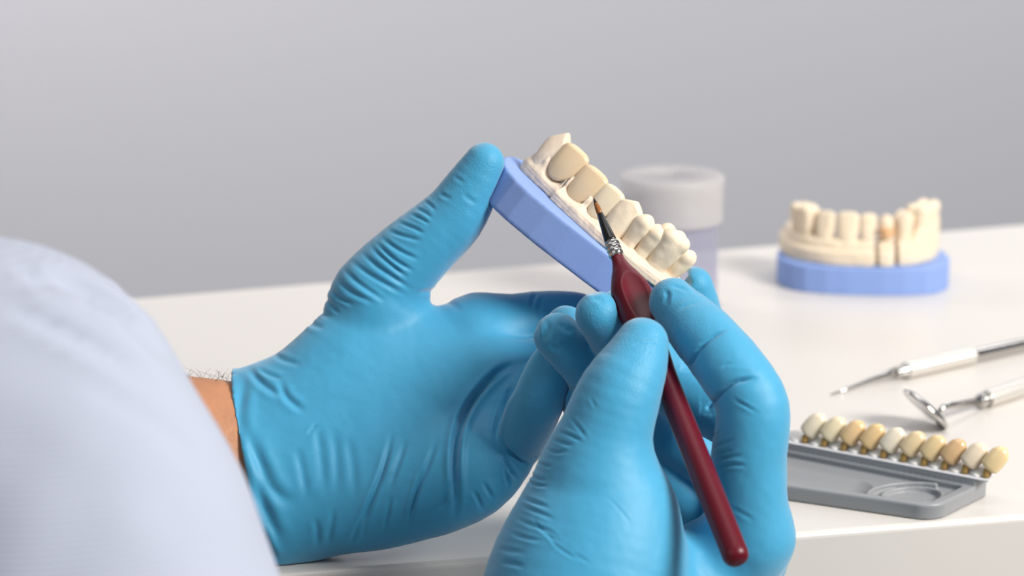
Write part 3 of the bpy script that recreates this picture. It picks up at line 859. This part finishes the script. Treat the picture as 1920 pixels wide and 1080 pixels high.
fix(mesh('mirror_head', *lathe(ctr, nrm, [(10.2, -.9), (11.2, -1.1), (11.5, -.6), (11.4, .2), (9.5, 1.3), (5, 1.9), (0.1, 2.0)], 64), M['chrome'], mirror))
fix(mesh('mirror_face', *lathe(ctr, nrm, [(10.2, -.8), (10.2, -.95)], 64), M['mirror_glass'], mirror))

# ------------------------------------------------------------------ shade guide
tU = np.array([.905, -.425, 0]); tV = np.array([.425, .905, 0]); tO = T(1742, 978)
def tray(u, v_, z): return tO + tU * u + tV * v_ + Z * z
trayo = empty('shade_guide_tray', tray(-50, 22, 0), 'long grey plastic tray with a round dip and scalloped white rail', 'tray')
LEN = 150.0
def W_(u): return 33.0 + (12.0 - u) * 0.16
def tray_f(p):
    q = p - tO; u = q @ tU; w_ = q @ tV; z = q[:, 2]
    uu = u - 0.27 * w_ - 1.5
    wr = (w_ - W_(u)) * 0.987
    def rbox(x, lo_, hi_, y0, y1, r):
        dx = np.maximum(lo_ - x, x - hi_) + r; dy = np.maximum(y0, y1) + r
        return np.minimum(np.maximum(dx, dy), 0) + np.sqrt(np.maximum(dx, 0) ** 2 + np.maximum(dy, 0) ** 2) - r
    o2 = rbox(uu, -LEN, 0.5, -w_, wr - 6.5, 7.0)
    top = 5.8 + 2.6 * sstep(-6.6, -6.0, wr)
    d = smax(o2, z - top, 0.9); d = smax(d, 0.15 - z, .4)
    i2 = rbox(uu, -LEN + 5, -4.0, 3.6 - w_, wr + 7.2, 2.0)
    d = smax(d, -np.maximum(i2, 3.4 - z), .4)
    g = np.stack([u, w_, z], 1)
    d = smax(d, -cap(g, (-140, 20, 17.0), (-34, 15.5, 17.0), 16.0, 16.0), .25)
    rr = np.sqrt((uu + 15.5) ** 2 + (w_ - 14) ** 2)
    d = smin(d, np.maximum(np.abs(rr - 9.6) - .5, np.abs(z - 3.6) - .8), .5)
    d = smax(d, -np.maximum(rr - 8.8, 2.4 - z), .4)
    arc = np.maximum(np.abs(np.sqrt((uu + 14) ** 2 + (w_ - 11.5) ** 2) - 14.4) - .6, np.abs(z - 4.2) - 1.3)
    arc = np.maximum(np.maximum(arc, uu + 13), 3.4 - w_)
    return smin(d, arc, .4)
lo = tO + np.array([-165, -10, -2.0]); hi = tO + np.array([40, 130, 14.0])
v, q = surface(tray_f, lo, hi, 0.65, thr=2.6)
mesh('tray_body', v, q, M['tray_grey'], trayo)
SP = 8.1; U0 = 12.0
rd = np.array([1.0, -0.16]) / math.hypot(1, .16)
def rail(s_, wr, z):   # s_ along the rail from the rightmost tab leftwards
    u = U0 - s_ * rd[0]; w_ = W_(U0) - s_ * rd[1] + wr
    return tray(u, w_, z)
V_, F_ = [], []
ss = np.linspace(-1.6, 118, 480)
for s_ in ss:
    ph = (s_ / SP) % 1.0
    a = 0.5 + 0.5 * math.cos(2 * math.pi * (ph - 0.45))
    fr_ = -1.4 - 2.7 * a ** 0.9; hg = 10.9
    for (w_, z) in ((fr_, 8.9), (fr_ + .1, 9.3), (fr_ + 3.2, hg), (4.2, hg + .2), (5.2, hg - .3), (5.4, 8.9)):
        V_.append(rail(s_, w_, z))
k = 6
for i in range(len(ss) - 1):
    for j in range(k):
        F_.append((i * k + j, i * k + (j + 1) % k, (i + 1) * k + (j + 1) % k, (i + 1) * k + j))
F_ += [tuple(range(k)), tuple(range((len(ss) - 1) * k, len(ss) * k))[::-1]]
lv, lf_ = [], []
for a_, b_ in ((-1.8, 0), (118, 0)):
    for w_, z in ((-6.2, 8.35), (-6.2, 8.85), (5.6, 8.85), (5.6, 8.35)): lv.append(rail(a_, w_, z))
fix(mesh('ledge', lv, [(0, 1, 2, 3), (7, 6, 5, 4), (0, 4, 5, 1), (1, 5, 6, 2), (2, 6, 7, 3), (3, 7, 4, 0)], M['ledge_grey'], trayo, smooth=False))['label'] = 'paler grey ledge'
o = flatcap(fix(mesh('scalloped_rail', V_, F_, M['rail_white'], trayo))); o['label'] = 'white scalloped rail'

tones = ['#e9d6ae', '#e7c992', '#ead9be', '#d8ae74', '#e0c08a', '#e4c795', '#ebdfc6', '#e6c282', '#e5c07f', '#ece0bf', '#ead6b4']
names = ['rightmost tooth shade tab, warm yellow, at the end of the rail', 'second tooth shade tab from the right end of the rail, pale ivory',
         'third tooth shade tab from the right end of the rail, dark tan', 'fourth tooth shade tab from the right end of the rail, yellow beige',
         'fifth tooth shade tab from the right end of the rail, beige', 'sixth tooth shade tab from the right end of the rail, palest ivory',
         'seventh tooth shade tab from the right end of the rail, golden tan', 'eighth tooth shade tab from the right end of the rail, golden beige',
         'ninth tooth shade tab from the right end of the rail, pale cream', 'tooth shade tab half hidden behind the gloved knuckle, pale cream']
tcol = ['#e3cb9c', '#e6d5bb', '#d4b185', '#dfc698', '#e0c9a2', '#e6dac4', '#e0c08e', '#e2c292', '#e6d8b6', '#e5d8c0']
tooth_dir = np.array([.62, .08, .72]); tooth_dir /= np.linalg.norm(tooth_dir)
ty = tV * 1.0 - tooth_dir * (tV @ tooth_dir); ty /= np.linalg.norm(ty)
tR = np.stack([np.cross(ty, tooth_dir), ty, tooth_dir])
def tab_f(p):
    x, y, z = p[:, 0], p[:, 1], p[:, 2]
    c = np.clip(z / 10.4, 0, 1)
    a = 3.7 * (0.92 + 0.16 * np.sin(c * 2.6) - 0.26 * c ** 2); b = 2.3 + 0.6 * np.sin(c * 3.1)
    d = ((np.abs(x / a) ** 2.3 + np.abs(y / b) ** 2.2) ** (1 / 2.25) - 1) * 2.2
    d = smax(d, z - 10.4 + 0.10 * x * x, 2.4)
    return smax(d, -z + 0.12 * np.abs(x), 1.2)
tv, tq = surface(tab_f, (-6, -5, -2), (6, 5, 12), 0.4)
proto = None
for i in range(10):
    loc = rail(SP * i, -2.2, 10.4)
    if proto is None:
        root = empty('shade_tab', loc, names[0], 'shade tab', 'tooth shade tabs along the tray rail')
        th = mesh('tooth', loc + (tv + [-0.7, 0, 1.0]) @ tR, tq, M['porcelain'], root)
        st = fix(mesh('pin', *tube([loc + [-0.4, -0.6, -1.6], loc + [0, 0, 0.4], loc + tooth_dir * 3.6], [1.2, 1.3, 1.6], 16), M['gold_pin'], root))
        proto = (root, th, st)
    else:
        root = proto[0].copy(); COL.objects.link(root); root.location = Vector(loc / 1000); root['label'] = names[i]
        a = proto[1].copy(); COL.objects.link(a); a.parent = root
        b = proto[2].copy(); COL.objects.link(b); b.parent = root
        th = a
    m_ = mat('shade_%d' % i, tcol[i], rough=0.18, spec=0.55, sss=0.25, sss_r=(1, .7, .4), var=0.04, vscale=150)
    th.material_slots[0].link = 'OBJECT'; th.material_slots[0].material = m_

# ------------------------------------------------------------------ light
def area(name, loc, target, size, power, col=(1, 1, 1), shape='RECTANGLE', size_y=None):
    l = bpy.data.lights.new(name, 'AREA'); l.energy = power; l.color = col; l.shape = shape; l.size = size; l.size_y = size_y or size
    o = bpy.data.objects.new(name, l); COL.objects.link(o); o.location = loc
    o.rotation_euler = (Vector(target) - Vector(loc)).to_track_quat('-Z', 'Y').to_euler()
    return o
subj = (0.02, 0.82, 0.83)
area('key_lamp', (1.0, 0.22, 1.55), subj, 0.5, 26, (1, .965, .92))
area('ceiling_lamp', (0.1, 1.05, 2.3), (0.1, 1.0, 0.8), 1.0, 6, (1, .985, .97))
area('fill_lamp', (-0.9, -0.5, 1.9), subj, 1.2, 3, (.94, .97, 1))
area('added_wall_fill', (-0.75, 1.75, 1.45), (-0.5, 2.4, 0.72), 0.7, 12, (1, .965, 1))  # unseen fill added to lift the left of the back wall, faintly pink
area('added_wall_fill', (0.6, 1.75, 1.7), (0.5, 2.4, 0.8), 0.7, 9, (.97, .98, 1))  # second added fill brightening the right of the wall, not a fixture
W = bpy.data.worlds.new('room_light'); SC.world = W; W.use_nodes = True
W.node_tree.nodes['Background'].inputs[0].default_value = (0.9, 0.94, 1.0, 1); W.node_tree.nodes['Background'].inputs[1].default_value = 0.18

# ------------------------------------------------------------------ camera
cam = bpy.data.cameras.new('camera'); co = bpy.data.objects.new('camera', cam); COL.objects.link(co)
cam.lens = 85; cam.sensor_width = 36; cam.sensor_fit = 'HORIZONTAL'
co.location = Vector(CAM / 1000); co.rotation_euler = (math.pi / 2 - PITCH, 0, 0)
cam.clip_start = 0.05
cam.dof.use_dof = True; cam.dof.focus_distance = 0.79; cam.dof.aperture_fstop = 11.0
SC.camera = co
SC.view_settings.view_transform = 'Standard'; SC.view_settings.look = 'None'; SC.view_settings.exposure = 0.1; SC.view_settings.gamma = 1.0
SC.view_settings.use_curve_mapping = False
